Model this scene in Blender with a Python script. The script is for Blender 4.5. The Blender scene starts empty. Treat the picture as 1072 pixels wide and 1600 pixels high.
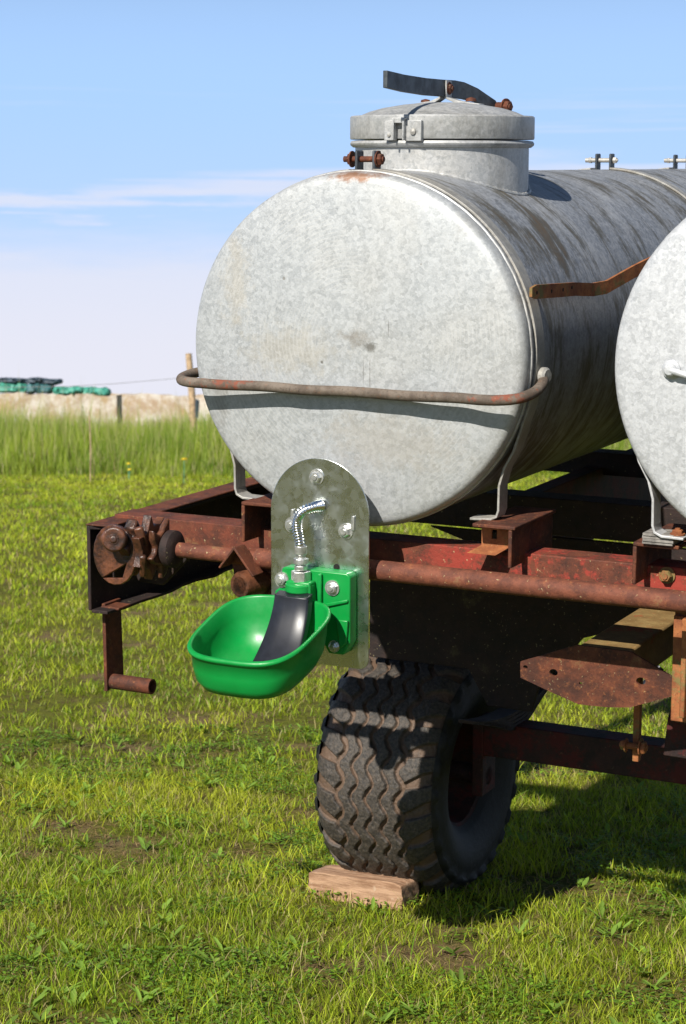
import bpy, math, random
import numpy as np
from math import sin, cos, pi, radians, hypot, atan2
from mathutils import Vector, Matrix
random.seed(7); rng = np.random.default_rng(11)
scene = bpy.context.scene
COL = scene.collection

# ------------------------------------------------------------------ camera
cam_d = bpy.data.cameras.new('camera'); cam = bpy.data.objects.new('camera', cam_d); COL.objects.link(cam)
cam.location = (0, 0, 1.79)
cam.rotation_euler = (radians(90) - math.atan(210/3100.0), 0, 0)
cam_d.sensor_fit = 'AUTO'; cam_d.sensor_width = 36; cam_d.lens = 3100/1600*36
cam_d.clip_start = .1; cam_d.clip_end = 5000
cam_d.dof.use_dof = True; cam_d.dof.focus_distance = 5.7; cam_d.dof.aperture_fstop = 8
scene.camera = cam
# ------------------------------------------------------------------ light
SUN_EL, SUN_AZ = 36.5, 29.0        # light travels towards azimuth SUN_AZ right of +Y
world = bpy.data.worlds.new('World'); scene.world = world; world.use_nodes = True
nt = world.node_tree; nt.nodes.clear()
def N(nt, t, **k):
    n = nt.nodes.new(t)
    for a, b in k.items(): setattr(n, a, b)
    return n
def mixc(nt, fac, a, b, mode='MIX'):
    m = N(nt, 'ShaderNodeMix', data_type='RGBA', blend_type=mode)
    for i, s in ((0, fac), (6, a), (7, b)):
        if hasattr(s, 'is_linked') or isinstance(s, bpy.types.NodeSocket): nt.links.new(s, m.inputs[i])
        elif i == 0: m.inputs[0].default_value = s
        else: m.inputs[i].default_value = (*s, 1)
    return m.outputs[2]
def maprange(nt, v, a, b, c=0., d=1., smooth=True):
    m = N(nt, 'ShaderNodeMapRange'); m.interpolation_type = 'SMOOTHSTEP' if smooth else 'LINEAR'
    nt.links.new(v, m.inputs[0])
    for i, x in zip((1, 2, 3, 4), (a, b, c, d)): m.inputs[i].default_value = x
    return m.outputs[0]
def mth(nt, op, a, b=None):
    m = N(nt, 'ShaderNodeMath', operation=op)
    for i, s in enumerate((a, b)):
        if s is None: continue
        if isinstance(s, bpy.types.NodeSocket): nt.links.new(s, m.inputs[i])
        else: m.inputs[i].default_value = s
    return m.outputs[0]
def noise(nt, vec, scale, detail=4, rough=.55, mapscale=None, dist=0.):
    if mapscale:
        mp = N(nt, 'ShaderNodeMapping'); mp.inputs['Scale'].default_value = mapscale
        nt.links.new(vec, mp.inputs[0]); vec = mp.outputs[0]
    n = N(nt, 'ShaderNodeTexNoise'); n.inputs['Scale'].default_value = scale
    n.inputs['Detail'].default_value = detail; n.inputs['Roughness'].default_value = rough
    n.inputs['Distortion'].default_value = dist
    nt.links.new(vec, n.inputs['Vector']); return n.outputs['Fac']
sky = N(nt, 'ShaderNodeTexSky', sky_type='NISHITA'); sky.sun_disc = False
sky.sun_elevation = radians(SUN_EL); sky.sun_rotation = radians(180 + SUN_AZ)
sky.air_density = 1.0; sky.dust_density = .3; sky.ozone_density = 3.0
tc = N(nt, 'ShaderNodeTexCoord'); sep = N(nt, 'ShaderNodeSeparateXYZ'); nt.links.new(tc.outputs['Generated'], sep.inputs[0])
gen = tc.outputs['Generated']; zz = sep.outputs[2]
n1 = noise(nt, gen, 3.0, 5, .55, (1, 1, 9)); n2 = noise(nt, gen, 5.0, 6, .6, (.8, .8, 26))
n3_ = noise(nt, gen, 9.0, 7, .65, (1, 1, 7))
zb = mth(nt, 'ADD', zz, mth(nt, 'ADD', mth(nt, 'MULTIPLY', mth(nt, 'SUBTRACT', n1, .5), .045), mth(nt, 'MULTIPLY', mth(nt, 'SUBTRACT', n3_, .5), .030)))
band = mth(nt, 'ADD', maprange(nt, zb, .084, .050, 0, .62), mth(nt, 'ADD', maprange(nt, zz, .075, .0, 0, .22), maprange(nt, zz, .15, .06, 0, .16)))
st = maprange(nt, zb, .112, .094); st2 = maprange(nt, zb, .074, .086)
streak = mth(nt, 'MULTIPLY', mth(nt, 'MULTIPLY', st, st2), maprange(nt, mth(nt, 'ADD', mth(nt, 'MULTIPLY', n2, .6), mth(nt, 'MULTIPLY', n3_, .4)), .40, .56, 0, .72))
hi = mth(nt, 'MULTIPLY', mth(nt, 'MULTIPLY', maprange(nt, zz, .105, .125), maprange(nt, zz, .15, .13)), maprange(nt, n2, .5, .7, 0, .3))
cl = mth(nt, 'MAXIMUM', mth(nt, 'MAXIMUM', band, streak), hi)
base = mixc(nt, maprange(nt, zz, .30, .14, 0, .85), sky.outputs[0], (7.0, 10.8, 17.4))
skyc = mixc(nt, cl, base, (12.2, 12.3, 13.9))
bg = N(nt, 'ShaderNodeBackground'); nt.links.new(skyc, bg.inputs[0]); bg.inputs[1].default_value = .05
wo = N(nt, 'ShaderNodeOutputWorld'); nt.links.new(bg.outputs[0], wo.inputs[0])
sun_d = bpy.data.lights.new('sun', 'SUN'); sun_d.energy = 5.0; sun_d.angle = radians(.5); sun_d.color = (1, .95, .87)
sun = bpy.data.objects.new('sun', sun_d); COL.objects.link(sun)
ldir = Vector((sin(radians(SUN_AZ))*cos(radians(SUN_EL)), cos(radians(SUN_AZ))*cos(radians(SUN_EL)), -sin(radians(SUN_EL))))
sun.rotation_euler = ldir.to_track_quat('-Z', 'Y').to_euler(); sun.location = (-4, -6, 8)
scene.view_settings.view_transform = 'Standard'; scene.view_settings.look = 'None'
scene.view_settings.exposure = .42; scene.view_settings.gamma = 1
scene.render.engine = 'CYCLES'

# ------------------------------------------------------------------ materials
def new_mat(name):
    m = bpy.data.materials.new(name); m.use_nodes = True
    t = m.node_tree; p = t.nodes['Principled BSDF']
    c = N(t, 'ShaderNodeTexCoord')
    return m, t, p, c.outputs['Object']
def bump(t, p, h, strength=.3, dist=.002):
    b = N(t, 'ShaderNodeBump'); b.inputs['Strength'].default_value = strength; b.inputs['Distance'].default_value = dist
    t.links.new(h, b.inputs['Height']); t.links.new(b.outputs[0], p.inputs['Normal'])
def voro(t, vec, scale, feat='F1', out='Color'):
    v = N(t, 'ShaderNodeTexVoronoi', feature=feat); v.inputs['Scale'].default_value = scale
    t.links.new(vec, v.inputs['Vector']); return v.outputs[out]
def val(t, c):
    s = N(t, 'ShaderNodeSeparateColor'); t.links.new(c, s.inputs[0]); return s.outputs[0]
def simple(name, col, rough=.5, metal=0., var=.15, sc=20, bmp=.1):
    m, t, p, oc = new_mat(name)
    n = noise(t, oc, sc, 5); c = mixc(t, maprange(t, n, .3, .7), tuple(x*(1-var) for x in col), tuple(min(1, x*(1+var)) for x in col))
    t.links.new(c, p.inputs['Base Color']); p.inputs['Roughness'].default_value = rough; p.inputs['Metallic'].default_value = metal
    if bmp: bump(t, p, noise(t, oc, sc*6, 4), bmp, .001)
    return m
def galv(name, a, b, grime=0., stain=.5, rough=.5, metal=.25):
    m, t, p, oc = new_mat(name)
    big = noise(t, oc, 3.5, 5, .6); mid = noise(t, oc, 22, 5, .65)
    sp = val(t, voro(t, oc, 95)); sp2 = val(t, voro(t, oc, 230))
    spang = mth(t, 'ADD', mth(t, 'MULTIPLY', sp, .6), mth(t, 'MULTIPLY', sp2, .4))
    c = mixc(t, maprange(t, spang, .15, .85, 0, 1, False), a, b)
    c = mixc(t, maprange(t, mid, .35, .7, 0, .3), c, tuple(x*1.2 for x in b))
    c = mixc(t, maprange(t, big, .42, .68, 0, .28*stain), c, (.50, .42, .28))
    c = mixc(t, maprange(t, noise(t, oc, 60, 3), .66, .74, 0, .35), c, tuple(x*.55 for x in a))
    fine = noise(t, oc, 9, 7, .75)
    c = mixc(t, maprange(t, fine, .54, .74, 0, .2), c, tuple(x*.62 for x in a))
    if grime > 0:
        # run-off streaks going round the shell: brown green algae on top
        s1 = noise(t, oc, 1.0, 6, .7, (2.6, 10, 2.6), .6); s2 = noise(t, oc, 1.0, 6, .75, (16, 90, 16), .4); s3 = noise(t, oc, 2.2, 7, .75)
        k = mth(t, 'ADD', mth(t, 'MULTIPLY', s1, .6), mth(t, 'ADD', mth(t, 'MULTIPLY', s2, .25), mth(t, 'MULTIPLY', s3, .45)))
        c = mixc(t, maprange(t, noise(t, oc, 2.4, 8, .8), .5, .68, 0, .55), c, (.52, .53, .54))
        c = mixc(t, maprange(t, k, .62, .74, 0, grime), c, (.085, .072, .04))
        c = mixc(t, maprange(t, s2, .5, .75, 0, .7*grime), c, (.12, .12, .11))
        c = mixc(t, maprange(t, mth(t, 'MULTIPLY', s1, s3), .30, .40, 0, .5*grime), c, (.16, .09, .035))
    t.links.new(c, p.inputs['Base Color']); p.inputs['Metallic'].default_value = metal
    t.links.new(maprange(t, spang, 0, 1, rough-.08, rough+.12, False), p.inputs['Roughness'])
    bump(t, p, mth(t, 'ADD', mid, mth(t, 'MULTIPLY', spang, .35)), .22, .0025)
    return m
def smudges(m, base, spots):
    t = m.node_tree; p = t.nodes['Principled BSDF']; oc = [n for n in t.nodes if n.type == 'TEX_COORD'][0].outputs['Object']
    c = p.inputs['Base Color'].links[0].from_socket; nz = noise(t, oc, 26, 6, .75)
    for (x, y, z, sx, sz, amt, col) in spots:
        mp = N(t, 'ShaderNodeMapping', vector_type='POINT'); mp.inputs['Location'].default_value = (-(x-base[0])/sx, 0, -(z-base[2])/sz); mp.inputs['Scale'].default_value = (1/sx, 0, 1/sz)
        t.links.new(oc, mp.inputs[0]); ln = N(t, 'ShaderNodeVectorMath', operation='LENGTH'); t.links.new(mp.outputs[0], ln.inputs[0])
        k = mth(t, 'SUBTRACT', mth(t, 'ADD', 1.0, mth(t, 'MULTIPLY', mth(t, 'SUBTRACT', nz, .5), 2.4)), ln.outputs['Value'])
        c = mixc(t, maprange(t, k, .1, .8, 0, amt), c, col)
    t.links.new(c, p.inputs['Base Color'])
def rusty(name, dark, light, orange=.3, paint=None, pamt=.5, lichen=0., bs=.5):
    m, t, p, oc = new_mat(name)
    n = noise(t, oc, 14, 6, .7); n2 = noise(t, oc, 60, 5, .7); n3 = noise(t, oc, 6, 6, .7)
    c = mixc(t, maprange(t, n, .35, .65), dark, light)
    c = mixc(t, maprange(t, n2, .55, .72, 0, orange), c, (.34, .12, .035))
    c = mixc(t, maprange(t, noise(t, oc, 140, 4), .58, .7, 0, .5), c, tuple(x*.4 for x in dark))
    if paint:
        c = mixc(t, maprange(t, mth(t, 'ADD', mth(t, 'MULTIPLY', n3, .7), mth(t, 'MULTIPLY', n2, .3)), .56-.16*pamt, .62-.1*pamt, 0, .92), c, paint)
    if lichen:
        c = mixc(t, maprange(t, noise(t, oc, 95, 3, .6), .66, .71, 0, lichen), c, (.48, .40, .20))
        c = mixc(t, maprange(t, noise(t, oc, 7, 6, .75), .60, .70, 0, lichen*.6), c, (.22, .20, .08))
    t.links.new(c, p.inputs['Base Color']); p.inputs['Roughness'].default_value = .78
    bump(t, p, mth(t, 'ADD', n2, mth(t, 'MULTIPLY', n, .8)), bs, .004)
    return m
M = {}
M['face'] = galv('galvanised_face', (.33, .345, .35), (.45, .465, .47), 0, .35)
M['face_b'] = galv('galvanised_face_pale', (.42, .43, .44), (.56, .57, .58), 0, .1)
smudges(M['face'], (0, 1.6, -.5), [(.03, 0, .045, .07, .035, .6, (.20, .17, .13)), (.075, 0, .02, .035, .02, .75, (.10, .09, .07)), (-.075, 0, -.03, .008, .008, .9, (.08, .08, .07)), (-.18, 0, .0, .22, .10, .4, (.40, .36, .28)), (-.36, 0, .18, .07, .2, .3, (.44, .37, .25)), (.0, 0, .485, .13, .025, .9, (.22, .10, .045)), (.12, 0, -.25, .3, .12, .35, (.40, .36, .30)), (.055, 0, -.05, .0022, .05, .8, (.16, .15, .14)), (.075, 0, -.05, .0022, .06, .7, (.16, .15, .14)), (.13, 0, .07, .0025, .035, .6, (.16, .15, .14)), (-.2, 0, .2, .006, .006, .8, (.2, .19, .17)), (.22, 0, .25, .005, .005, .8, (.2, .19, .17)), (-.42, 0, -.15, .05, .12, .4, (.22, .20, .17)), (.36, 0, .36, .1, .06, .25, (.24, .22, .18))])
_t = M['face'].node_tree; _oc = [n for n in _t.nodes if n.type == 'TEX_COORD'][0].outputs['Object']; _p = _t.nodes['Principled BSDF']
_mp = N(_t, 'ShaderNodeMapping'); _mp.inputs['Location'].default_value = (-.02, 1.6, -.53); _t.links.new(_oc, _mp.inputs[0])
_wv = N(_t, 'ShaderNodeTexWave', wave_type='RINGS', rings_direction='Y'); _wv.inputs['Scale'].default_value = 26; _wv.inputs['Distortion'].default_value = 3.5; _wv.inputs['Detail'].default_value = 4; _t.links.new(_mp.outputs[0], _wv.inputs['Vector'])
_k = mth(_t, 'MULTIPLY', maprange(_t, _wv.outputs['Fac'], .55, 1, 0, .35), maprange(_t, noise(_t, _oc, 5, 4), .45, .6))
_t.links.new(mixc(_t, _k, _p.inputs['Base Color'].links[0].from_socket, (.52, .52, .50)), _p.inputs['Base Color'])
M['shell'] = galv('galvanised_shell', (.17, .18, .195), (.33, .345, .37), .85, .4, .5, .25)
M['hatch'] = galv('galvanised_hatch', (.33, .34, .34), (.48, .48, .47), .25, .4, .48, .3)
M['strap'] = galv('galvanised_strap', (.30, .29, .27), (.40, .39, .36), .3, .6)
M['strap_pale'] = galv('galvanised_strap_pale', (.42, .42, .42), (.52, .52, .52), .05, .1)
M['rust'] = rusty('brown_rust', (.045, .013, .006), (.135, .036, .013), .5, None, 0, .35)
M['rust_pipe'] = rusty('pipe_rust', (.085, .024, .012), (.19, .055, .026), .45, None, 0, .6)
M['rust_shade'] = rusty('shade_dark_rust', (.010, .005, .004), (.026, .011, .008), .03, None, 0, .3)  # rust with the underframe shade put into its colour
M['rust_orange'] = rusty('orange_rust', (.20, .06, .02), (.36, .13, .04), .5, (.17, .14, .045), .25, .3)
M['red'] = rusty('red_paint_rust', (.13, .035, .022), (.22, .07, .04), .2, (.34, .028, .016), .95, .5)
M['red_beam'] = rusty('red_paint_left_worn', (.06, .018, .009), (.15, .038, .016), .35, (.30, .032, .018), .6, .5)
_t = M['red_beam'].node_tree; _mix = [n for n in _t.nodes if n.type == 'MIX'][3]; _l = _mix.inputs[0].links[0].from_socket
_c = [n for n in _t.nodes if n.type == 'TEX_COORD'][0]; _s = N(_t, 'ShaderNodeSeparateXYZ'); _t.links.new(_c.outputs['Object'], _s.inputs[0])
_t.links.new(mth(_t, 'MULTIPLY', _l, maprange(_t, _s.outputs[0], -.1, .25, .12, 1)), _mix.inputs[0])
M['red_shade'] = rusty('shade_dark_red_paint', (.016, .007, .006), (.04, .013, .010), .05, (.075, .006, .005), .5, .1)  # red paint blackened in colour to carry the shade under the trailer
M['red_olive'] = rusty('olive_red_paint', (.17, .10, .03), (.26, .17, .06), .5, (.30, .06, .02), .05, .4)
M['bar'] = rusty('guard_bar_rust', (.085, .062, .045), (.17, .135, .105), .25, (.20, .055, .028), .02, .15, .25)
M['grease'] = rusty('greasy_rust', (.02, .011, .008), (.16, .06, .03), .15, None, 0, 0, .6)
M['grease'].node_tree.nodes['Principled BSDF'].inputs['Roughness'].default_value = .33
M['lever'] = simple('dark_steel', (.07, .08, .09), .55, .5, .4, 30, .2)
M['zinc'] = simple('bright_zinc', (.66, .66, .63), .36, .85, .25, 60, .25)
M['black'] = simple('black_plastic', (.012, .013, .018), .36, 0, .2, 40, .03)
M['dark'] = simple('dark_hole', (.008, .006, .005), .9)
M['wood_old'] = simple('grey_packing_wood', (.20, .185, .165), .9, 0, .4, 40, .5)
# green plastic
m, t, p, oc = new_mat('green_plastic'); M['green'] = m
c = mixc(t, maprange(t, noise(t, oc, 9, 4), .3, .7), (.002, .225, .036), (.003, .265, .046)); t.links.new(c, p.inputs['Base Color'])
t.links.new(maprange(t, noise(t, oc, 40, 6, .7), .3, .7, .30, .48), p.inputs['Roughness']); bump(t, p, noise(t, oc, 25, 3), .03, .002)
# shiny galvanised sheet
m, t, p, oc = new_mat('shiny_sheet'); M['sheet'] = m
sp = val(t, voro(t, oc, 45)); sc1 = noise(t, oc, 4, 8, .8, (30, 30, .6)); sc2 = noise(t, oc, 7, 6, .7)
c = mixc(t, sp, (.62, .65, .64), (.70, .73, .71)); c = mixc(t, maprange(t, noise(t, oc, 120, 5, .7), .6, .7, 0, .4), c, (.85, .85, .85))
t.links.new(c, p.inputs['Base Color']); p.inputs['Metallic'].default_value = 1.0
t.links.new(mth(t, 'ADD', maprange(t, sp, 0, 1, .23, .29, False), maprange(t, sc2, .45, .7, 0, .14)), p.inputs['Roughness'])
bump(t, p, mth(t, 'ADD', noise(t, oc, 12, 4), mth(t, 'MULTIPLY', sc1, .1)), .09, .003)
# hose steel
m, t, p, oc = new_mat('hose_steel'); M['hose'] = m
p.inputs['Base Color'].default_value = (.85, .85, .84, 1); p.inputs['Metallic'].default_value = 1; p.inputs['Roughness'].default_value = .16
# tyre: attribute holds groove dirt; negative values put shade into sidewall colour
m, t, p, oc = new_mat('tyre_rubber'); M['tyre'] = m
at = N(t, 'ShaderNodeAttribute', attribute_name='dirt_shade')
n = noise(t, oc, 18, 6, .7); n2 = noise(t, oc, 90, 5, .75)
k = mth(t, 'ADD', at.outputs['Fac'], mth(t, 'MULTIPLY', mth(t, 'SUBTRACT', n, .5), 2.2))
c = mixc(t, maprange(t, n2, .35, .7), (.024, .021, .018), (.085, .068, .052))
c = mixc(t, maprange(t, k, .30, .95, 0, .85), c, (.125, .075, .045))
c = mixc(t, maprange(t, n2, .62, .72, 0, .5), c, (.20, .15, .11))
c = mixc(t, maprange(t, at.outputs['Fac'], -.1, -.5), c, (.009, .0085, .008))  # negative attribute: painted shade, blacker than the rubber itself
t.links.new(c, p.inputs['Base Color']); p.inputs['Roughness'].default_value = .62; bump(t, p, mth(t, 'ADD', n2, n), .6, .005)
# wood block
m, t, p, oc = new_mat('weathered_wood_block'); M['block'] = m
n = noise(t, oc, 8, 6, .7, (.8, 7, 7)); n2 = noise(t, oc, 45, 5, .7)
c = mixc(t, maprange(t, n, .35, .65), (.22, .115, .06), (.44, .27, .165)); c = mixc(t, maprange(t, n2, .58, .72, 0, .6), c, (.50, .38, .27))
t.links.new(c, p.inputs['Base Color']); p.inputs['Roughness'].default_value = .85; bump(t, p, mth(t, 'ADD', n, n2), .5, .006)
M['post'] = simple('post_wood', (.40, .28, .17), .85, 0, .35, 12, .5)
# ground soil / far lawn
m, t, p, oc = new_mat('lawn_ground'); M['ground'] = m
n = noise(t, oc, 1.3, 6, .7); n2 = noise(t, oc, 30, 6, .75)
c = mixc(t, maprange(t, n2, .35, .65), (.07, .085, .010), (.19, .19, .028)); c = mixc(t, maprange(t, n, .50, .64, 0, .8), c, (.20, .13, .075))
c = mixc(t, maprange(t, noise(t, oc, 9, 5, .7), .5, .62, 0, .7), c, (.085, .05, .028))
t.links.new(c, p.inputs['Base Color']); p.inputs['Roughness'].default_value = 1; p.inputs['Specular IOR Level'].default_value = .1
bump(t, p, n2, .8, .03)
def leafmat(name, tr=.35):
    m, t, p, oc = new_mat(name); a = N(t, 'ShaderNodeAttribute', attribute_name='Col')
    t.links.new(a.outputs['Color'], p.inputs['Base Color']); p.inputs['Roughness'].default_value = .5; p.inputs['Specular IOR Level'].default_value = .3
    tl = N(t, 'ShaderNodeBsdfTranslucent'); t.links.new(mixc(t, 1., a.outputs['Color'], (1.5, 1.4, .6), 'MULTIPLY'), tl.inputs[0])
    mx = N(t, 'ShaderNodeMixShader'); mx.inputs[0].default_value = tr
    t.links.new(p.outputs[0], mx.inputs[1]); t.links.new(tl.outputs[0], mx.inputs[2])
    t.links.new(mx.outputs[0], t.nodes['Material Output'].inputs[0]); return m
M['grass'] = leafmat('grass_blades')
# wall
m, t, p, oc = new_mat('silo_wall'); M['wall'] = m
n = noise(t, oc, 2.2, 6, .75); n2 = noise(t, oc, 6, 6, .8)
c = mixc(t, maprange(t, n, .38, .62), (.68, .62, .54), (.45, .33, .22)); c = mixc(t, maprange(t, n2, .58, .7, 0, .7), c, (.16, .13, .10))
c = mixc(t, maprange(t, noise(t, oc, 1.2, 5, .7), .5, .6, 0, .5), c, (.45, .30, .12))
t.links.new(c, p.inputs['Base Color']); p.inputs['Roughness'].default_value = .95; bump(t, p, n2, .8, .08)
M['wall_cap'] = simple('brown_wall_top', (.26, .17, .12), .95, 0, .4, 3, .5)
M['bag_green'] = simple('teal_bag', (.05, .26, .19), .6, 0, .25, 5, .4)
M['bag_dark'] = simple('dark_bag', (.035, .055, .075), .6, 0, .4, 5, .4)
M['bag_blue'] = simple('petrol_bag', (.03, .12, .13), .6, 0, .4, 5, .4)
M['yellow'] = simple('yellow_petals', (.85, .62, .02), .6, 0, .1, 30, 0)
M['wire'] = simple('wire', (.25, .25, .26), .6, .5)

# ------------------------------------------------------------------ trailer frame of reference (u right, v back, w up)
YAW, TILT, ROLL = 0.46655, 0.09489, 0.05045
R = Matrix.Rotation(-YAW, 3, 'Z') @ Matrix.Rotation(TILT, 3, 'X') @ Matrix.Rotation(ROLL, 3, 'Y')
C0 = Vector((0.03575727, 5.59689748, 1.86482273))
def l2w(P): return C0 + R @ Vector(P)
def w2l(P): return R.transposed() @ (Vector(P) - C0)

class MB:
    def __init__(s): s.v = []; s.f = []; s.m = []; s.mi = 0; s.cuts = []
    def cut(s): s.cuts.append((len(s.v), len(s.f))); return s     # what follows is a part of its own
    def add(s, vs, fs):
        n = len(s.v); s.v += [tuple(x) for x in vs]; s.f += [tuple(i+n for i in f) for f in fs]; s.m += [s.mi]*len(fs); return s
    def box(s, a, b):
        x0, y0, z0 = a; x1, y1, z1 = b
        return s.add([(x0,y0,z0),(x1,y0,z0),(x1,y1,z0),(x0,y1,z0),(x0,y0,z1),(x1,y0,z1),(x1,y1,z1),(x0,y1,z1)],
              [(0,3,2,1),(4,5,6,7),(0,1,5,4),(1,2,6,5),(2,3,7,6),(3,0,4,7)])
    def prism(s, poly, axis, a0, a1):
        n = len(poly)
        def pt(p, a):
            return {'u': (a, p[0], p[1]), 'v': (p[0], a, p[1]), 'w': (p[0], p[1], a)}[axis]
        ar = sum(poly[i][0]*poly[(i+1)%n][1]-poly[(i+1)%n][0]*poly[i][1] for i in range(n))
        if ar < 0: poly = poly[::-1]
        vs = [pt(p, a0) for p in poly]+[pt(p, a1) for p in poly]
        fs = [tuple(range(n))[::-1], tuple(range(n, 2*n))]+[(i, (i+1) % n, n+(i+1) % n, n+i) for i in range(n)]
        if axis == 'v': fs = [f[::-1] for f in fs]
        return s.add(vs, fs)
    def tube(s, path, r, seg=16, cap=True, closed=False):
        P = [Vector(p) for p in path]; n = len(P); rs = r if hasattr(r, '__len__') else [r]*n
        T = []
        for i in range(n):
            a = P[(i-1) % n] if (closed or i > 0) else P[i]; b = P[(i+1) % n] if (closed or i < n-1) else P[i]
            T.append((b-a).normalized())
        up = Vector((0, 0, 1)) if abs(T[0].z) < .9 else Vector((1, 0, 0))
        x = T[0].cross(up).normalized(); vs = []; fs = []
        for i in range(n):
            x = (x - T[i]*x.dot(T[i])).normalized(); y = T[i].cross(x)
            for k in range(seg):
                a = 2*pi*k/seg; vs.append(P[i]+(x*cos(a)+y*sin(a))*rs[i])
        m = n if closed else n-1
        for i in range(m):
            j = (i+1) % n
            for k in range(seg):
                k2 = (k+1) % seg; fs.append((i*seg+k, i*seg+k2, j*seg+k2, j*seg+k))
        if cap and not closed: fs += [tuple(range(seg))[::-1], tuple((n-1)*seg+k for k in range(seg))]
        return s.add(vs, fs)
    def lathe(s, prof, o, axis, seg=64, sx=1., sy=1., arc=None):
        # prof: list of (radius, along axis)
        ax = Vector(axis).normalized(); t = Vector((0, 0, 1)) if abs(ax.z) < .9 else Vector((1, 0, 0))
        x = ax.cross(t).normalized(); y = ax.cross(x); o = Vector(o); vs = []; fs = []
        for (r, h) in prof:
            for k in range(seg):
                a = 2*pi*k/seg; vs.append(o+ax*h+x*(r*sx*cos(a))+y*(r*sy*sin(a)))
        for i in range(len(prof)-1):
            for k in range(seg):
                k2 = (k+1) % seg; fs.append((i*seg+k, i*seg+k2, (i+1)*seg+k2, (i+1)*seg+k))
        if prof[0][0] > 1e-6: fs.append(tuple(range(seg))[::-1])
        if prof[-1][0] > 1e-6: fs.append(tuple((len(prof)-1)*seg+k for k in range(seg)))
        return s.add(vs, fs)
    def hexbolt(s, pos, axis, r=.016, h=.012, washer=True, turn=0.):
        ax = Vector(axis).normalized(); t = Vector((0, 0, 1)) if abs(ax.z) < .9 else Vector((1, 0, 0))
        x = ax.cross(t).normalized(); y = ax.cross(x); p = Vector(pos)
        if washer: s.lathe([(r*1.35, -.002), (r*1.35, .002)], p, ax, 24)
        vs = [];
        for (hh, rr) in ((.002, r), (h*.8, r), (h, r*.82)):
            for k in range(6): a = turn+pi*k/3; vs.append(p+ax*hh+(x*cos(a)+y*sin(a))*rr)
        fs = [(0,5,4,3,2,1), (12,13,14,15,16,17)]
        for i in (0, 1):
            for k in range(6): fs.append((i*6+k, i*6+(k+1) % 6, i*6+6+(k+1) % 6, i*6+6+k))
        s.add(vs, fs); s.lathe([(r*.5, h-.001), (r*.46, h+.004)], p, ax, 12); return s
    def ribbon(s, path, th, v0, v1):      # path in (u,w), flat strip of width v0..v1
        n = len(path); vs = []
        for i in range(n):
            a = path[max(0, i-1)]; b = path[min(n-1, i+1)]; dx, dy = b[0]-a[0], b[1]-a[1]; L = hypot(dx, dy) or 1
            nx, ny = -dy/L*th/2, dx/L*th/2; q = path[i]
            vs += [(q[0]-nx, v0, q[1]-ny), (q[0]+nx, v0, q[1]+ny), (q[0]+nx, v1, q[1]+ny), (q[0]-nx, v1, q[1]-ny)]
        fs = [(0, 1, 2, 3), tuple(4*(n-1)+k for k in (3, 2, 1, 0))]
        for i in range(n-1):
            for k in range(4): k2 = (k+1) % 4; fs.append((4*i+k, 4*i+4+k, 4*i+4+k2, 4*i+k2))
        return s.add(vs, fs)
    def beam(s, a, b, wd, ht, upv=(0, 0, 1)):     # rectangular bar from a to b
        a = Vector(a); b = Vector(b); d = (b-a).normalized(); x = d.cross(Vector(upv)).normalized()*wd/2; y = x.cross(d).normalized()*ht/2
        vs = [a-x-y, a+x-y, a+x+y, a-x+y, b-x-y, b+x-y, b+x+y, b-x+y]
        return s.add(vs, [(0,3,2,1),(4,5,6,7),(0,1,5,4),(1,2,6,5),(2,3,7,6),(3,0,4,7)])

def fixn(me):
    import bmesh
    bm = bmesh.new(); bm.from_mesh(me); bmesh.ops.recalc_face_normals(bm, faces=bm.faces); bm.to_mesh(me); bm.free()
def thing(name, label, cat, base=(0, 0, 0), frame='local', group=None, rotz=0):
    o = bpy.data.objects.new(name, None); COL.objects.link(o); o.empty_display_size = .1
    if frame == 'local':
        o.matrix_world = Matrix.Translation(l2w(base)) @ R.to_4x4()
    else:
        o.matrix_world = Matrix.Translation(Vector(base)) @ Matrix.Rotation(rotz, 4, 'Z')
    o['base'] = base if frame == 'local' else (0, 0, 0); o['label'] = label; o['category'] = cat
    if group: o['group'] = group
    return o
def root_of(o):
    while o.parent: o = o.parent
    return o
def obj(name, mb, mats, parent=None, smooth=40, bevel=0, fix=True, label=None):
    if mb.cuts:
        r = None; a = (0, 0)
        for c in mb.cuts+[(len(mb.v), len(mb.f))]:
            q = MB(); q.v = mb.v[a[0]:c[0]]; q.f = [tuple(i-a[0] for i in f) for f in mb.f[a[1]:c[1]]]; q.m = mb.m[a[1]:c[1]]; a = c
            o = obj(name, q, mats, parent, smooth, bevel, fix, label); r = r or o
        return r
    b = Vector(root_of(parent)['base']) if parent else Vector((0, 0, 0))
    me = bpy.data.meshes.new(name); me.from_pydata([tuple(Vector(v)-b) for v in mb.v], [], mb.f)
    if not isinstance(mats, (list, tuple)): mats = [mats]
    for mt in mats: me.materials.append(mt)
    if len(mats) > 1: me.polygons.foreach_set('material_index', mb.m)
    if fix: fixn(me)
    if smooth:
        me.polygons.foreach_set('use_smooth', [True]*len(me.polygons)); me.set_sharp_from_angle(angle=radians(smooth))
    me.update(); o = bpy.data.objects.new(name, me); COL.objects.link(o)
    if parent: o.parent = parent
    if bevel:
        md = o.modifiers.new('bevel', 'BEVEL'); md.width = bevel; md.segments = 2; md.limit_method = 'ANGLE'; md.angle_limit = radians(40)
    if label: o['label'] = label
    return o
def tag(o, label, cat, group=None, kind=None):
    o['label'] = label; o['category'] = cat
    if group: o['group'] = group
    if kind: o['kind'] = kind
    return o
def struct(o): o['kind'] = 'structure'; return o

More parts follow.
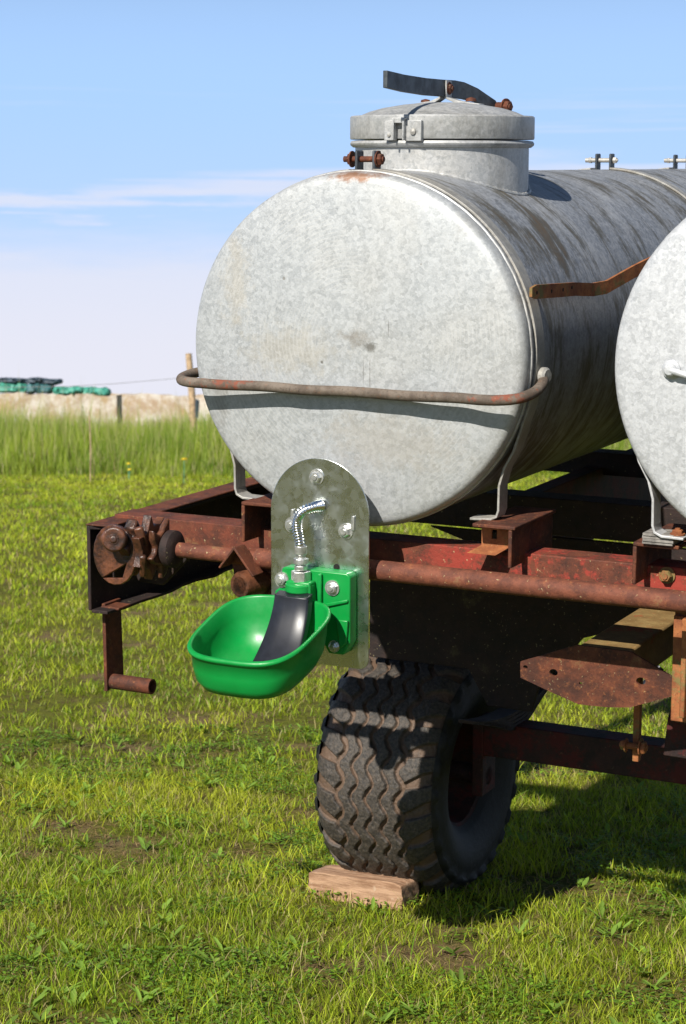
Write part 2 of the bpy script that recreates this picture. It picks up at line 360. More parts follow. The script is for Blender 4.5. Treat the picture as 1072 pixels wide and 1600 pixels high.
# ------------------------------------------------------------------ numpy value noise
_tab = rng.random((256, 256))
def vn(x, y, s):
    x = x*s+100.3; y = y*s+57.7; xi = np.floor(x).astype(int); yi = np.floor(y).astype(int); fx = x-xi; fy = y-yi
    fx = fx*fx*(3-2*fx); fy = fy*fy*(3-2*fy); g = lambda a, b: _tab[a % 256, b % 256]
    return (g(xi, yi)*(1-fx)+g(xi+1, yi)*fx)*(1-fy)+(g(xi, yi+1)*(1-fx)+g(xi+1, yi+1)*fx)*fy
def fbm(x, y, s): return .5*vn(x, y, s)+.28*vn(x+9, y+3, s*2.1)+.22*vn(x-4, y+7, s*4.7)

# ================================================================== SETTING
def zground(x, y): return 0*x
g = MB(); ys = [-200, 66, 90, 140, 300, 1800]; zs = [0, 0, -.25, -1.0, -3.2, -23]
g.add([(x, y, z) for y, z in zip(ys, zs) for x in (-900, 900)], [(2*i, 2*i+1, 2*i+3, 2*i+2) for i in range(5)])
go = struct(obj('ground', g, M['ground'], smooth=0))

# ================================================================== TRAILER
TB = (-.35, .06, -1.95)
tr = thing('tanker_trailer', 'rusty farm trailer frame carrying two round galvanised tanks on a big-lugged tyre', 'trailer', (.1, 1.0, -1.98))
# left side rail : channel open to the right
rl = MB(); rl.box((-.885, -.05, -.83), (-.873, 3.6, -.566))
rl.add([(-.873, -.05, -.578), (-.80, -.02, -.578), (-.80, 3.6, -.578), (-.873, 3.6, -.578), (-.873, -.05, -.566), (-.80, -.02, -.566), (-.80, 3.6, -.566), (-.873, 3.6, -.566)],
       [(0,3,2,1),(4,5,6,7),(0,1,5,4),(1,2,6,5),(2,3,7,6),(3,0,4,7)])
obj('side_rail', rl, M['rust_shade'], tr, bevel=.003)
rt = MB(); rt.prism([(-.886, -.052), (-.81, -.045), (-.80, -.02), (-.80, 3.6), (-.886, 3.6)], 'w', -.5658, -.560); obj('rail_top_flange', rt, M['rust'], tr, bevel=.002)
fl = MB(); pts = [(-.873, -.05)]
rj = random.Random(3)
for i in range(40):
    v = -.05+i*.09; pts.append((-.805+rj.uniform(-.016, .01), v))
pts.append((-.873, 3.5)); fl.prism(pts, 'w', -.836, -.826); obj('rail_flange', fl, M['rust_shade'], tr, bevel=.002)
# bearing plate in front of rail + winch gear
wp = MB(); wp.prism([(-.815, -.575), (-.60, -.575), (-.60, -.66), (-.70, -.76), (-.79, -.755), (-.812, -.70)], 'v', .085, .10)
wp.box((-.815, -.02, -.75), (-.803, .09, -.578)); obj('bearing_plate', wp, M['rust_shade'], tr, bevel=.004)
AX = (-.05, -.611)   # v,w of the pipe axis
def gear(u0, u1, r0, r1, teeth, ph=0., jag=.3):
    mb = MB(); poly = []
    for k in range(teeth):
        for (fr, rr) in ((0, r0), (.18, r1), (.5, r1*(1-jag*.1)), (.66, r0)):
            a = 2*pi*(k+fr)/teeth+ph; rr2 = rr*(1+rj.uniform(-.09, .09)); a += rj.uniform(-.08, .08); poly.append((AX[0]+rr2*cos(a), AX[1]+rr2*sin(a)))
    mb.prism(poly, 'u', u0, u1); return mb
ga = gear(-.722, -.684, .055, .088, 5, .3, 2.); obj('gear', ga, M['grease'], tr, bevel=.007)
gb = gear(-.668, -.640, .070, .100, 7, .75, 2.5); obj('gear', gb, M['grease'], tr, bevel=.006)
gc = gear(-.622, -.602, .055, .088, 6, .1, 2.); obj('gear', gc, M['grease'], tr, bevel=.005)
hb = MB(); hb.lathe([(.05, 0), (.056, .006), (.056, .028), (.046, .036), (.034, .04)], (-.598, *AX), (1, 0, 0), 32)
hb.lathe([(.05, 0), (.05, .08)], (-.76, *AX), (1, 0, 0), 28); obj('hub_collar', hb, M['rust_shade'], tr)
ey = MB(); n = 28
c0 = (-.715, -.155, -.575)
ey.lathe([(.018, .014), (.034, .014), (.038, .008), (.038, -.012), (.018, -.012), (.018, .014)], c0, (.35, -1, .1), 28)
ey.lathe([(.010, .018), (.013, .012), (.013, 0)], c0, (.35, -1, .1), 12)
ey.prism([(-.742+.075*cos(a_), -.632+.092*sin(a_)) for a_ in [k*pi/10 for k in range(-7, 14)]]+[(-.70, -.655), (-.715, -.70)], 'v', -.118, -.104)
ey.lathe([(.012, .0142), (.018, .0146)], c0, (.35, -1, .1), 20); obj('eye_lever', ey, M['grease'], tr, bevel=.003)
hk = MB()
for (a, b, w_, h_) in (((-.655, -.045, -.540), (-.65, -.02, -.60), .022, .035), ((-.63, -.06, -.62), (-.65, -.03, -.69), .022, .025)):
    hk.beam((a[0], a[1]-.075, a[2]), (b[0], b[1]-.075, b[2]), w_*.8, h_*.8, (1, .3, .4)); hk.cut()
hk.cuts.pop(); obj('pawl', hk, M['grease'], tr, bevel=.006)
# shaft left of plate and big pipe right of plate
pm = MB(); pm.tube([(-.60, *AX), (-.26, AX[0], AX[1]-.003)], .0225, 28); obj('winch_shaft', pm, M['rust_pipe'], tr)
pm = MB()
def pipe(mb, u0, u1, r, seg=40):
    P = [(u0, -.05, -.611), (u0+(u1-u0)*.33, -.05, -.6115), (u0+(u1-u0)*.66, -.05, -.6105), (u1, -.05, -.611)]; mb.tube(P, r, seg)
pipe(pm, -.29, 2.2, .029); obj('front_pipe', pm, M['rust_pipe'], tr)
# bent angle clip and bush near shaft
cp = MB(); cp.beam((-.375, -.10, -.635), (-.325, -.10, -.572), .007, .06, (0, 1, 0)); cp.beam((-.325, -.10, -.572), (-.262, -.10, -.650), .007, .06, (0, 1, 0))
cpo = obj('angle_clip', cp, M['rust'], tr, bevel=.002)
bu = MB(); bu.lathe([(.026, -.005), (.036, -.005), (.040, .004), (.040, .09), (.026, .09), (.026, -.005)], (-.325, -.09, -.688), (.25, 1, 0), 32)
obj('bush', bu, M['grease'], tr)
bu = MB(); bu.prism([(-.40, -.64), (-.25, -.64), (-.23, -.725), (-.30, -.735), (-.385, -.72)], 'v', -.012, .0); obj('bush_plate', bu, M['rust'], tr, bevel=.003)
# front channel crossbeam
ch = MB(); ch.prism([(.082, -.55), (.082, -.642), (.19, -.642), (.19, -.632), (.094, -.632), (.094, -.562), (.19, -.562), (.19, -.55)], 'u', -.87, 2.15)
for u in (-.25, 2.0): ch.box((u, -.03, -.625), (u+.03, .081, -.60))
obj('front_crossbeam', ch, M['red_beam'], tr, bevel=.003)
cbm = MB(); cbm.prism([(.95, -.545), (.95, -.665), (1.06, -.665), (1.06, -.545)], 'u', -.87, 2.15); cbm.prism([(-.20, -.675), (2.1, -.675), (2.1, -.87), (.75, -.87), (.35, -1.0), (.20, -1.19), (.18, -1.27), (.02, -1.27), (-.05, -1.15), (-.42, -1.15), (-.42, -.80), (.0, -.80), (.0, -.735)], 'v', .965, .985); obj('crossbeam', cbm, M['rust_shade'], tr, bevel=.003)
cbm = MB(); cbm.prism([(2.0, -.545), (2.0, -.63), (2.1, -.63), (2.1, -.545)], 'u', -.87, 2.15); obj('crossbeam', cbm, M['rust_shade'], tr, bevel=.003)
cbm = MB(); cbm.prism([(3.0, -.56), (3.0, -.63), (3.1, -.63), (3.1, -.56)], 'u', -.87, 2.15); obj('crossbeam', cbm, M['rust_shade'], tr, bevel=.003)
for u in (-.02, 1.1, 2.14):
    lr = MB(); lr.prism([(u, -.60), (u+.07, -.60), (u+.07, -.86), (u, -.86)], 'v', 1.0, 3.5); obj('chassis_rail', lr, M['red_shade'], tr, bevel=.003)
# saddle plate under the left tank
# support brackets
def bracket(u0, u1, wt, leg, wbot=-.575, back=.30, plate=False):
    b = MB(); t = .011
    b.box((u0, -.02, wt-t), (u1, back, wt))
    if leg == 'L': b.box((u0, -.02, wbot), (u0+t, back, wt-t))
    else: b.box((u1-.02, -.02, wbot), (u1-.009, back, wt-t))
    return b
b0 = bracket(-.362, -.245, -.455, 'L'); obj('support_bracket', b0, M['rust'], tr, bevel=.003)
b1 = bracket(.37, .497, -.458, 'R')
b1o = obj('support_bracket', b1, M['rust'], tr, bevel=.003)
bi = MB(); vq = .045
for (a, b) in (((.372, -.53), (.402, -.469)), ((.418, -.53), (.455, -.469)), ((.402, -.484), (.418, -.469)), ((.402, -.53), (.418, -.51))):
    bi.box((a[0], vq, a[1]), (b[0], vq+.008, b[1]))
bi.add([(.372, vq, -.53), (.455, vq, -.53), (.43, vq-.04, -.548), (.345, vq-.04, -.548)], [(0, 1, 2, 3)])
obj('slotted_plate', bi, M['rust_orange'], b1o, smooth=20)
b2 = bracket(.833, .96, -.470, 'L', -.585); obj('support_bracket', b2, M['rust'], tr, bevel=.003)
nb = MB(); nb.hexbolt((.90, .078, -.572), (0, -1, 0), .017, .02); obj('bolt', nb, M['rust_orange'], tr)
# gusset plate with holes on a box beam
GV = .20
gp = MB()
out = [(.436, -.893), (.605, -.825), (.765, -.826), (.915, -.897), (.925, -.925), (.768, -.987), (.70, -.995), (.616, -.997), (.54, -.974), (.437, -.94)]
holes = [(.452, -.907, .007), (.538, -.913, .013), (.62, -.935, .005), (.798, -.907, .014), (.900, -.912, .007)]
import bmesh
bm = bmesh.new()
def ring(pts): 
    vs = [bm.verts.new((p[0], GV, p[1])) for p in pts]; return [bm.edges.new((vs[i], vs[(i+1) % len(vs)])) for i in range(len(vs))]
E_ = ring(out)
for (hx, hz, hr) in holes: E_ += ring([(hx+hr*cos(a*pi/8), hz+hr*.8*sin(a*pi/8)) for a in range(16)])
bmesh.ops.triangle_fill(bm, edges=E_, use_beauty=True)
gp.add([v.co.copy() for v in bm.verts], [[v.index for v in f.verts] for f in (bm.verts.index_update() or bm.faces)]); bm.free()
go_ = obj('gusset_plate', gp, M['rust'], tr, smooth=0, fix=False); md = go_.modifiers.new('thick', 'SOLIDIFY'); md.thickness = .010; md.offset = 0
bb = MB(); bb.prism([(.61, -.826), (.763, -.826), (.763, -.93), (.61, -.93)], 'v', .207, .94)
obj('box_beam', bb, M['red_olive'], tr, bevel=.006)
pg = MB(); pg.prism([(.21, -.70), (.215, -.86), (.29, -.95), (.6, -.95), (.6, -.70)], 'u', .885, .897); pg.box((.897, .16, -1.0), (.99, .18, -.70)); pg.box((.93, .13, -.98), (.945, .16, -.70))
obj('side_gusset', pg, M['rust_orange'], tr, bevel=.003)
# axle, springs, hanger
WC = Vector((-.305, 1.15, 0.))
Pz = w2l((l2w((WC.x, WC.y, -1.57)).x, l2w((WC.x, WC.y, -1.57)).y, .425)); WC = Vector((Pz.x, Pz.y, Pz.z))
ax = MB(); ax.prism([(WC.y-.05, WC.z+.085), (WC.y+.05, WC.z+.085), (WC.y+.05, WC.z+.205), (WC.y-.05, WC.z+.205)], 'u', WC.x+.24, 1.45)
for u in (WC.x+.22, 1.42): ax.box((u, WC.y-.06, WC.z-.06), (u+.04, WC.y+.06, WC.z+.21))
for u in (WC.x+.02, 1.42): ax.tube([(u, WC.y, WC.z), (u+.24, WC.y, WC.z)], .035, 20)
obj('axle', ax, M['red_shade'], tr, bevel=.004)
for u in (.0, 1.25):
    sp_ = MB()
    for k in range(5):
        L = .38-.05*k; P = [(WC.y-L+2*L*i/10, WC.z+.255+.05*((2*i/10-1)**2)-.014*k) for i in range(11)]
        poly = [(a, b) for a, b in P]+[(a, b-.011) for a, b in P[::-1]]; sp_.prism(poly, 'u', u, u+.07)
    sp_.box((u+.005, WC.y+.34, WC.z+.26), (u+.065, WC.y+.40, -.86)); obj('leaf_spring', sp_, M['rust_shade'], tr)
hg = MB(); hg.box((.706, .42, -1.215), (.725, .445, -.93)); hg.tube([(.685, .41, -1.165), (.75, .41, -1.165)], .010, 12)
hg.hexbolt((.69, .41, -1.165), (-1, 0, 0), .016, .016); hg.hexbolt((.735, .41, -1.165), (1, 0, 0), .020, .016); obj('hanger_link', hg, M['rust_orange'], tr, bevel=.002)
db = MB(); db.beam((.80, .45, -1.12), (1.25, .55, -1.16), .09, .12); db.cut(); db.beam((.84, .40, -1.02), (1.3, .40, -1.10), .05, .09)
obj('drawbar', db, M['red_shade'], tr, bevel=.004)
bh = MB(); bh.tube([(.40, 1.0, -1.15), (.47, .95, -1.19), (.52, .92, -1.155), (.58, .92, -1.12), (.62, .95, -1.06)], .014, 10); obj('brake_hose', bh, M['black'], tr)
tt = MB(); tt.box((1.03, .38, -1.14), (1.9, .92, -.90)); tt.lathe([(.46, -.90), (.46, -.86)], (1.45, .65, 0), (0, 0, 1), 48); tt.box((1.08, .42, -.86), (1.82, .88, -.66))
obj('turntable', tt, M['red_shade'], tr, bevel=.006)
# wheel
def wheel(cx, cy, cz):
    wh = MB()
    wr = obj_empty('wheel', tr)
    NT, NS = 1536, 150; SW = .213
    th = np.linspace(0, 2*pi, NT, endpoint=False); s = np.linspace(-SW, SW, NS)
    TH, S = np.meshgrid(th, s, indexing='ij')
    Rr = .43-.010*(np.abs(S)/SW)**2-.034*np.clip((np.abs(S)/SW-.72)/.28, 0, 1)**2
    NP = 25
    def tri(x): x = x-np.floor(x); return np.abs(x*2-1)*2-1
    def sstep(a, b, x): q = np.clip((x-a)/(b-a), 0, 1); return q*q*(3-2*q)
    ph = TH*NP/(2*pi)
    depth = np.zeros_like(S)
    for i, (s0, wd, pp) in enumerate(((-.110, .0085, 0), (-.055, .0058, 0), (0., .0058, 0), (.055, .0058, 0), (.110, .0085, 0))):
        z = tri(ph+pp); zc = s0+.0125*np.clip(z*1.35, -1, 1)
        dd = np.abs(S-zc); wv = wd*(1+.55*np.clip(1-np.abs(z)*1.6, 0, 1))
        depth = np.maximum(depth, 1-sstep(wv*.75, wv*1.25, dd))
    # shoulder lugs
    sh = np.abs(S) > .112
    for sg, off in ((1, 0.), (-1, .5)):
        q = ph*1.0+off+sg*(np.abs(S)-.11)*4.0*sg
        q = q-np.floor(q); dq = np.minimum(q, 1-q)
        wv = .10+.13*np.clip((np.abs(S)-.12)/.07, 0, 1)
        lug = (1-sstep(wv*.8, wv*1.15, dq))*sstep(.126, .132, np.abs(S))*(np.sign(S) == sg)
        depth = np.maximum(depth, lug)
    wear = (vn(TH*20, S*100, .7)-.5)*.003+(vn(TH*60, S*300, 1.)-.5)*.0022
    RR = Rr-.0155*depth+wear
    X = cx+S; Y = cy+RR*np.cos(TH); Z = cz+RR*np.sin(TH)
    V = np.stack([X, Y, Z], -1).reshape(-1, 3)
    b = np.array(tr['base'])
    V = V-b
    i, j = np.meshgrid(np.arange(NT), np.arange(NS-1), indexing='ij'); i2 = (i+1) % NT
    F = np.stack([i*NS+j, i2*NS+j, i2*NS+j+1, i*NS+j+1], -1).reshape(-1, 4)
    dirt_shade = depth.reshape(-1)*.75+.12
    # side walls
    prof = [(.386, SW), (.376, SW+.006), (.365, SW+.010), (.355, SW+.008), (.33, SW+.016), (.30, SW+.017), (.27, SW+.010), (.235, SW-.008), (.212, SW-.022), (.205, SW-.03), (.19, SW-.045)]
    NT2 = 192; allv = [V]; allf = [F]; alld = [dirt_shade]; off = len(V)
    for sg in (1, -1):
        t2 = np.linspace(0, 2*pi, NT2, endpoint=False)
        pv = []
        for k, (r, sx) in enumerate(prof):
            lug = .010*((np.floor(t2*NP*2/(2*pi)) % 2) == 0)*(k in (1, 2))
            pv.append(np.stack([cx+sg*(sx+lug)+0*t2, cy+r*np.cos(t2), cz+r*np.sin(t2)], -1)-b)
        allv.append(np.concatenate(pv)); K = len(prof)
        a, k = np.meshgrid(np.arange(K-1), np.arange(NT2), indexing='ij'); k2 = (k+1) % NT2
        f = np.stack([a*NT2+k, a*NT2+k2, (a+1)*NT2+k2, (a+1)*NT2+k], -1).reshape(-1, 4)+off
        allf.append(f); alld.append(np.full(K*NT2, -.6)); off += K*NT2  # sidewalls get the painted shade, no dirt
    me = mesh_np('tyre', np.concatenate(allv), [np.concatenate(allf)], True)
    at = me.attributes.new('dirt_shade', 'FLOAT', 'POINT'); at.data.foreach_set('value', np.concatenate(alld).astype(np.float32))
    me.materials.append(M['tyre']); o = bpy.data.objects.new('tyre', me); COL.objects.link(o); o.parent = wr
    rm = MB(); rm.lathe([(.196, -.17), (.208, -.165), (.204, -.15), (.185, -.12), (.185, .12), (.204, .15), (.208, .165), (.196, .17), (.18, .16), (.17, .10), (.15, .06), (.09, .045), (.085, .06), (.05, .06), (.0, .06)], (cx, cy, cz), (1, 0, 0), 72)
    rm.lathe([(.0, -.08), (.05, -.08), (.085, -.06), (.15, -.02), (.17, -.10), (.196, -.168)], (cx, cy, cz), (1, 0, 0), 72)
    rmo = obj('rim', rm, M['red_shade'], wr)
    nt_ = MB()
    for k in range(6): a = k*pi/3; nt_.hexbolt((cx+.062, cy+.068*cos(a), cz+.068*sin(a)), (1, 0, 0), .012, .014); nt_.cut()
    nt_.cuts.pop(); obj('wheel_nut', nt_, M['rust_shade'], wr)
    return wr
def obj_empty(name, parent):
    o = bpy.data.objects.new(name, None); COL.objects.link(o); o.parent = parent; o.empty_display_size = .1; return o
def mesh_np(name, V, Fs, smooth=False):
    me = bpy.data.meshes.new(name); nv = len(V)
    me.vertices.add(nv); me.vertices.foreach_set('co', V.astype(np.float32).ravel())
    li = np.concatenate([f.ravel() for f in Fs]); me.loops.add(len(li)); me.loops.foreach_set('vertex_index', li.astype(np.int32))
    st = []; o = 0
    for f in Fs: n, k = f.shape; st.append(o+np.arange(n)*k); o += n*k
    st = np.concatenate(st); me.polygons.add(len(st)); me.polygons.foreach_set('loop_start', st.astype(np.int32))
    if smooth: me.polygons.foreach_set('use_smooth', np.ones(len(st), bool))
    me.update(calc_edges=True); me.validate(); return me
w1 = wheel(*WC)
w2 = w1.copy(); COL.objects.link(w2); w2.parent = tr; w2.location.x = 1.95
for chd in list(w1.children):
    q = chd.copy(); COL.objects.link(q); q.parent = w2
# crank handle under the left rail
ck = MB(); ck.prism([(-.005, -.815), (.085, -.815), (.095, -1.06), (.085, -1.075), (.0, -1.095)], 'u', -.865, -.853)
ck.box((-.865, -.01, -.83), (-.80, .06, -.822))
cko = obj('crank_arm', ck, M['rust'], tr, bevel=.002)
cg = MB(); cg.lathe([(.0, .0), (.024, .0), (.024, .145), (.018, .145), (.018, .06), (.0, .06)], (-.853, .03, -1.068), (1, 0, .0), 28)
obj('crank_grip', cg, M['rust'], cko)

# ================================================================== TANKS
A, B = .518, .497
def ell(th, e=0.): return ((A+e)*cos(th), (B+e)*sin(th))
def tank(su, sv, sw, first, label):
    t = thing('water_tank', label, 'water tank', (su, sv+1.6, sw-.5), group='galvanised tanks on the trailer')
    OFF = Vector((su, sv, sw))
    def sh(mb): mb.v = [(x+su, y+sv, z+sw) for x, y, z in mb.v]; return mb
    # shell
    NU, NV = 192, 70; s_ = MB(); vs = []
    for j in range(NV+1):
        v = .022+3.3*j/NV
        for i in range(NU):
            th = 2*pi*i/NU; d = .0025*float(fbm(np.array(th*3), np.array(v*3), 1.))
            r = 1+d*1.0
            vs.append((A*r*cos(th), v, B*r*sin(th)))
    fs = [(j*NU+i, j*NU+(i+1) % NU, (j+1)*NU+(i+1) % NU, (j+1)*NU+i) for j in range(NV) for i in range(NU)]
    s_.add(vs, fs); s_.add([vs[NV*NU+i] for i in range(NU)], [tuple(range(NU))])
    obj('tank_shell', sh(s_), M['shell'], t)
    # end cap: knuckle + shallow dish
    e_ = MB(); prof = [(1.0, .020), (1.003, .012), (1.001, .0), (.996, -.010), (.986, -.019), (.970, -.025), (.94, -.029), (.85, -.036), (.7, -.046), (.5, -.055), (.3, -.061), (.12, -.0635), (.0001, -.064)]
    vs = []; NE = 192
    for (r, v) in prof:
        for i in range(NE):
            th = 2*pi*i/NE; dv = .004*(float(fbm(np.array(r*cos(th)), np.array(r*sin(th)), 2.5))-.5)*(1 if r < .93 else 0)
            vs.append((A*r*cos(th), v+dv, B*r*sin(th)))
    e_.add(vs, [(j*NE+i, j*NE+(i+1) % NE, (j+1)*NE+(i+1) % NE, (j+1)*NE+i) for j in range(len(prof)-1) for i in range(NE)])
    cap = obj('end_cap', sh(e_), M['face'] if first else M['face_b'], t, smooth=60)
    # seam bead
    b_ = MB(); b_.tube([((A+.001)*cos(2*pi*i/160), .021+.0015*sin(i*1.7), (B+.001)*sin(2*pi*i/160)) for i in range(160)], .0045, 8, closed=True)
    obj('weld_seam', sh(b_), M['hatch'], t)
    # straps
    for k, v0 in enumerate((.045, 2.045, 3.0)):
        st = MB(); path = []
        ps = [(-.302, -.462), (-.40, -.456), (-.420, -.44), (-.425, -.40), (-.427, -.33)]
        ps += [ell(pi+radians(a), .006) for a in range(26, -91, -3)][:0]
        a0 = radians(214); ring = []
        L = [(-.335, -.459), (-.395, -.457), (-.414, -.448), (-.420, -.43), (-.421, -.36), (-.435, -.31), (-.462, -.262)]
        arcL = [ell(radians(a), .005) for a in range(203, 92, -3)]
        Rr_ = [(-x, y) for x, y in L]; arcR = [ell(radians(a), .005) for a in range(87, -24, -3)]
        if not first: Rr_ = Rr_
        st.ribbon(L+arcL, .007, v0, v0+.06); st.ribbon(arcR+Rr_[::-1], .007, v0, v0+.06)
        so = obj('strap', sh(st), M['strap'] if first else M['strap_pale'], t, smooth=30, bevel=.0015)
        lg = MB()
        for u in (-.028, .026):
            lg.box((u-.0045, v0+.008, B-.004), (u+.0045, v0+.052, B+.058)); lg.cut()
        lg.cuts.pop(); obj('clamp_lug', sh(lg), M['lever'], so, bevel=.004)
        bt = MB(); bt.tube([(-.075, v0+.03, B+.034), (.04, v0+.03, B+.034)], .0085, 14)
        rb = .017 if k == 0 else .012; bt.hexbolt((.031, v0+.03, B+.034), (1, 0, 0), rb, .014, k == 0); bt.hexbolt((-.05, v0+.03, B+.034), (-1, 0, 0), rb, .012, k == 0)
        obj('clamp_bolt', sh(bt), M['rust'] if k == 0 else M['strap'], so)
    # feet bolts
    fb = MB()
    for u in ((-.36,) if not first else ()): fb.hexbolt((u, .075, -.452), (0, 0, 1), .015, .012)
    if not first: obj('foot_bolt', sh(fb), M['rust_orange'], t)
    if not first:
        kn = MB(); kn.lathe([(.024, .0), (.024, .004), (.017, .008), (.015, .018), (.012, .022), (.0, .023)], (-.352, -.050, -.005), (0, -1, 0), 28)
        kn.tube([(-.352, -.064, -.005), (-.335, -.070, -.009), (-.30, -.070, -.018)], [.008, .009, .007], 12); obj('drain_plug', sh(kn), M['face_b'], t)
        return t
    # ---------------- hatch
    HV = .585; HR = .270
    def on_tank(x): return B*math.sqrt(max(0, 1-(x/A)**2))
    hn = MB(); hn.lathe([(HR-.008, .30), (HR-.008, .568), (HR-.002, .566), (HR+.006, .572), (HR+.008, .578), (HR+.004, .585), (HR-.01, .587)], (0, HV, 0), (0, 0, 1), 128)
    ho = obj('hatch_neck', sh(hn), M['hatch'], t)
    wb = MB(); P = []
    rw = random.Random(5)
    for i in range(220):
        a = 2*pi*i/220; x = (HR-.006)*cos(a); P.append((x, HV+(HR-.006)*sin(a), on_tank(x)+.001+rw.uniform(-.001, .001)))
    wb.tube(P, [.0065+rw.uniform(-.0015, .002) for _ in P], 8, closed=True); obj('weld_bead', sh(wb), M['hatch'], ho)
    ld = MB(); ld.lathe([(HR-.006, .592), (HR+.006, .590), (HR+.008, .593), (HR+.008, .655), (HR+.004, .659), (HR-.004, .657), (HR-.012, .656), (.22, .672), (.18, .683), (.12, .693), (.06, .699), (.0, .700)], (0, HV, 0), (0, 0, 1), 128)
    lo = obj('hatch_lid', sh(ld), M['hatch'], t, smooth=35)
    # lever : bar on edge
    lv = MB(); PL = [(0, .182, .730, .778), (0, .30, .722, .771), (0, .45, .717, .767), (0, .58, .717, .767), (.002, .66, .715, .768), (.012, .71, .713, .764), (.03, .77, .705, .748), (.055, .86, .682, .712)]
    vs = [];
    for (u, v, wa, wb_) in PL: vs += [(u-.007, v, wa), (u+.007, v, wa), (u+.007, v, wb_), (u-.007, v, wb_)]
    fs = [(0, 1, 2, 3), tuple(4*(len(PL)-1)+k for k in (3, 2, 1, 0))]+[(4*i+k, 4*i+4+k, 4*i+4+(k+1) % 4, 4*i+(k+1) % 4) for i in range(len(PL)-1) for k in range(4)]
    lv.add(vs, fs); le = obj('lid_lever', sh(lv), M['lever'], lo, smooth=25, bevel=.0015)
    pv = MB()
    pv.box((.008, .585, .712), (.013, .625, .765)); pv.prism([(.008, .712), (.013, .716), (.05, .705), (.12, .695), (.12, .690), (.04, .698)], 'v', .585, .625)
    pv.cut(); pv.box((-.013, .585, .712), (-.008, .625, .765)); pv.prism([(-.008, .712), (-.013, .716), (-.04, .705), (-.10, .697), (-.10, .692), (-.03, .698)], 'v', .585, .625)
    po = obj('pivot_bracket', sh(pv), M['hatch'], lo, bevel=.001)
    rv = MB(); rv.hexbolt((.013, .605, .742), (1, 0, 0), .014, .010); rv.cut(); rv.lathe([(.017, 0), (.015, .008), (.0, .013)], (.085, .605, .703), (0, 0, 1), 16); rv.cut(); rv.lathe([(.015, 0), (.013, .007), (.0, .010)], (-.065, .605, .702), (0, 0, 1), 16)
    rv.cut(); rv.tube([(.055, .87, .695), (.105, .85, .693)], .014, 14); rv.hexbolt((.098, .852, .693), (1, -.3, 0), .019, .016)
    obj('pivot_bolt', sh(rv), M['rust'], lo)
    # latch
    la = MB()
    F0 = HV-HR-.010
    la.box((-.058, F0-.006, .585), (-.022, F0+.008, .642)); la.box((.008, F0-.006, .583), (.060, F0+.012, .642))
    la.box((-.026, F0-.022, .585), (-.020, F0, .648)); la.box((.006, F0-.022, .585), (.012, F0, .648)); la.box((-.026, F0-.018, .634), (.012, F0+.02, .650))
    lo2 = obj('latch', sh(la), M['hatch'], lo, bevel=.002)
    lb = MB(); lb.lathe([(.010, 0), (.009, .005), (0, .008)], (.035, F0-.006, .61), (0, -1, 0), 16); lb.cut(); lb.lathe([(.005, 0), (.005, .004), (0, .005)], (-.042, F0-.006, .60), (0, -1, 0), 12); obj('rivet', sh(lb), M['strap'], lo2)
    # guard bar
    gp_ = [(.532, .075, -.055), (.545, .045, -.066), (.546, .0, -.082), (.535, -.045, -.093), (.515, -.080, -.099), (.475, -.098, -.103), (.42, -.103, -.104)]
    gp_ += [(.42-.86*i/14, -.103+.0015*sin(i*2.), -.104+.0015*sin(i*1.3)) for i in range(1, 14)]
    gp_ += [(-.44, -.103, -.104), (-.485, -.097, -.104), (-.525, -.075, -.103), (-.550, -.035, -.101), (-.560, .01, -.098), (-.555, .05, -.094), (-.538, .08, -.09)]
    gb_ = MB(); gb_.tube(smoothpath(gp_), .0148, 20); obj('guard_bar', sh(gb_), M['bar'], t, smooth=60)
    ge = MB(); ge.lathe([(0, -.012), (.018, -.012), (.024, -.006), (.024, .006), (.018, .012), (0, .012)], (.540, .068, -.050), (1, -.2, 0), 20); obj('bar_end_hook', sh(ge), M['strap'], t)
    # rusty flat tie bar
    tb = MB(); P = [(.536, -.035, .183), (.536, .0, .182), (.536, .30, .173), (.537, .45, .163), (.55, .53, .166), (.575, .70, .203), (.60, .90, .238), (.66, 1.15, .27)]
    vs = []
    for i, q in enumerate(P):
        h = .019 if i else .012; vs += [(q[0]-.004, q[1], q[2]-h), (q[0]+.004, q[1], q[2]-h), (q[0]+.004, q[1], q[2]+h), (q[0]-.004, q[1], q[2]+h)]
    fs = [(0, 1, 2, 3), tuple(4*(len(P)-1)+k for k in (3, 2, 1, 0))]+[(4*i+k, 4*i+4+k, 4*i+4+(k+1) % 4, 4*i+(k+1) % 4) for i in range(len(P)-1) for k in range(4)]
    tb.add(vs, fs); tb.mi = 1
    for (v, w_) in ((-.0, .180), (.11, .178), (.20, .177), (.27, .179)): tb.lathe([(.0055, 0), (.0055, .0006)], (.540, v, w_), (1, 0, 0), 7)
    obj('tie_bar', sh(tb), [M['rust_orange'], M['dark']], t, smooth=25)
    return t
def smoothpath(P, sub=4):
    P = [Vector(p) for p in P]; out = []
    for i in range(len(P)-1):
        p0 = P[max(0, i-1)]; p1 = P[i]; p2 = P[i+1]; p3 = P[min(len(P)-1, i+2)]
        for k in range(sub):
            t = k/sub; out.append(.5*((2*p1)+(p2-p0)*t+(2*p0-5*p1+4*p2-p3)*t*t+(3*p1-p0-3*p2+p3)*t**3))
    out.append(P[-1]); return out
t1 = tank(0, 0, 0, True, 'mottled grey galvanised tank with a round lidded hatch on top and a rusty guard bar')
t2 = tank(1.312, -.085, .012, False, 'paler galvanised tank cut off by the right edge with a plug on its end')
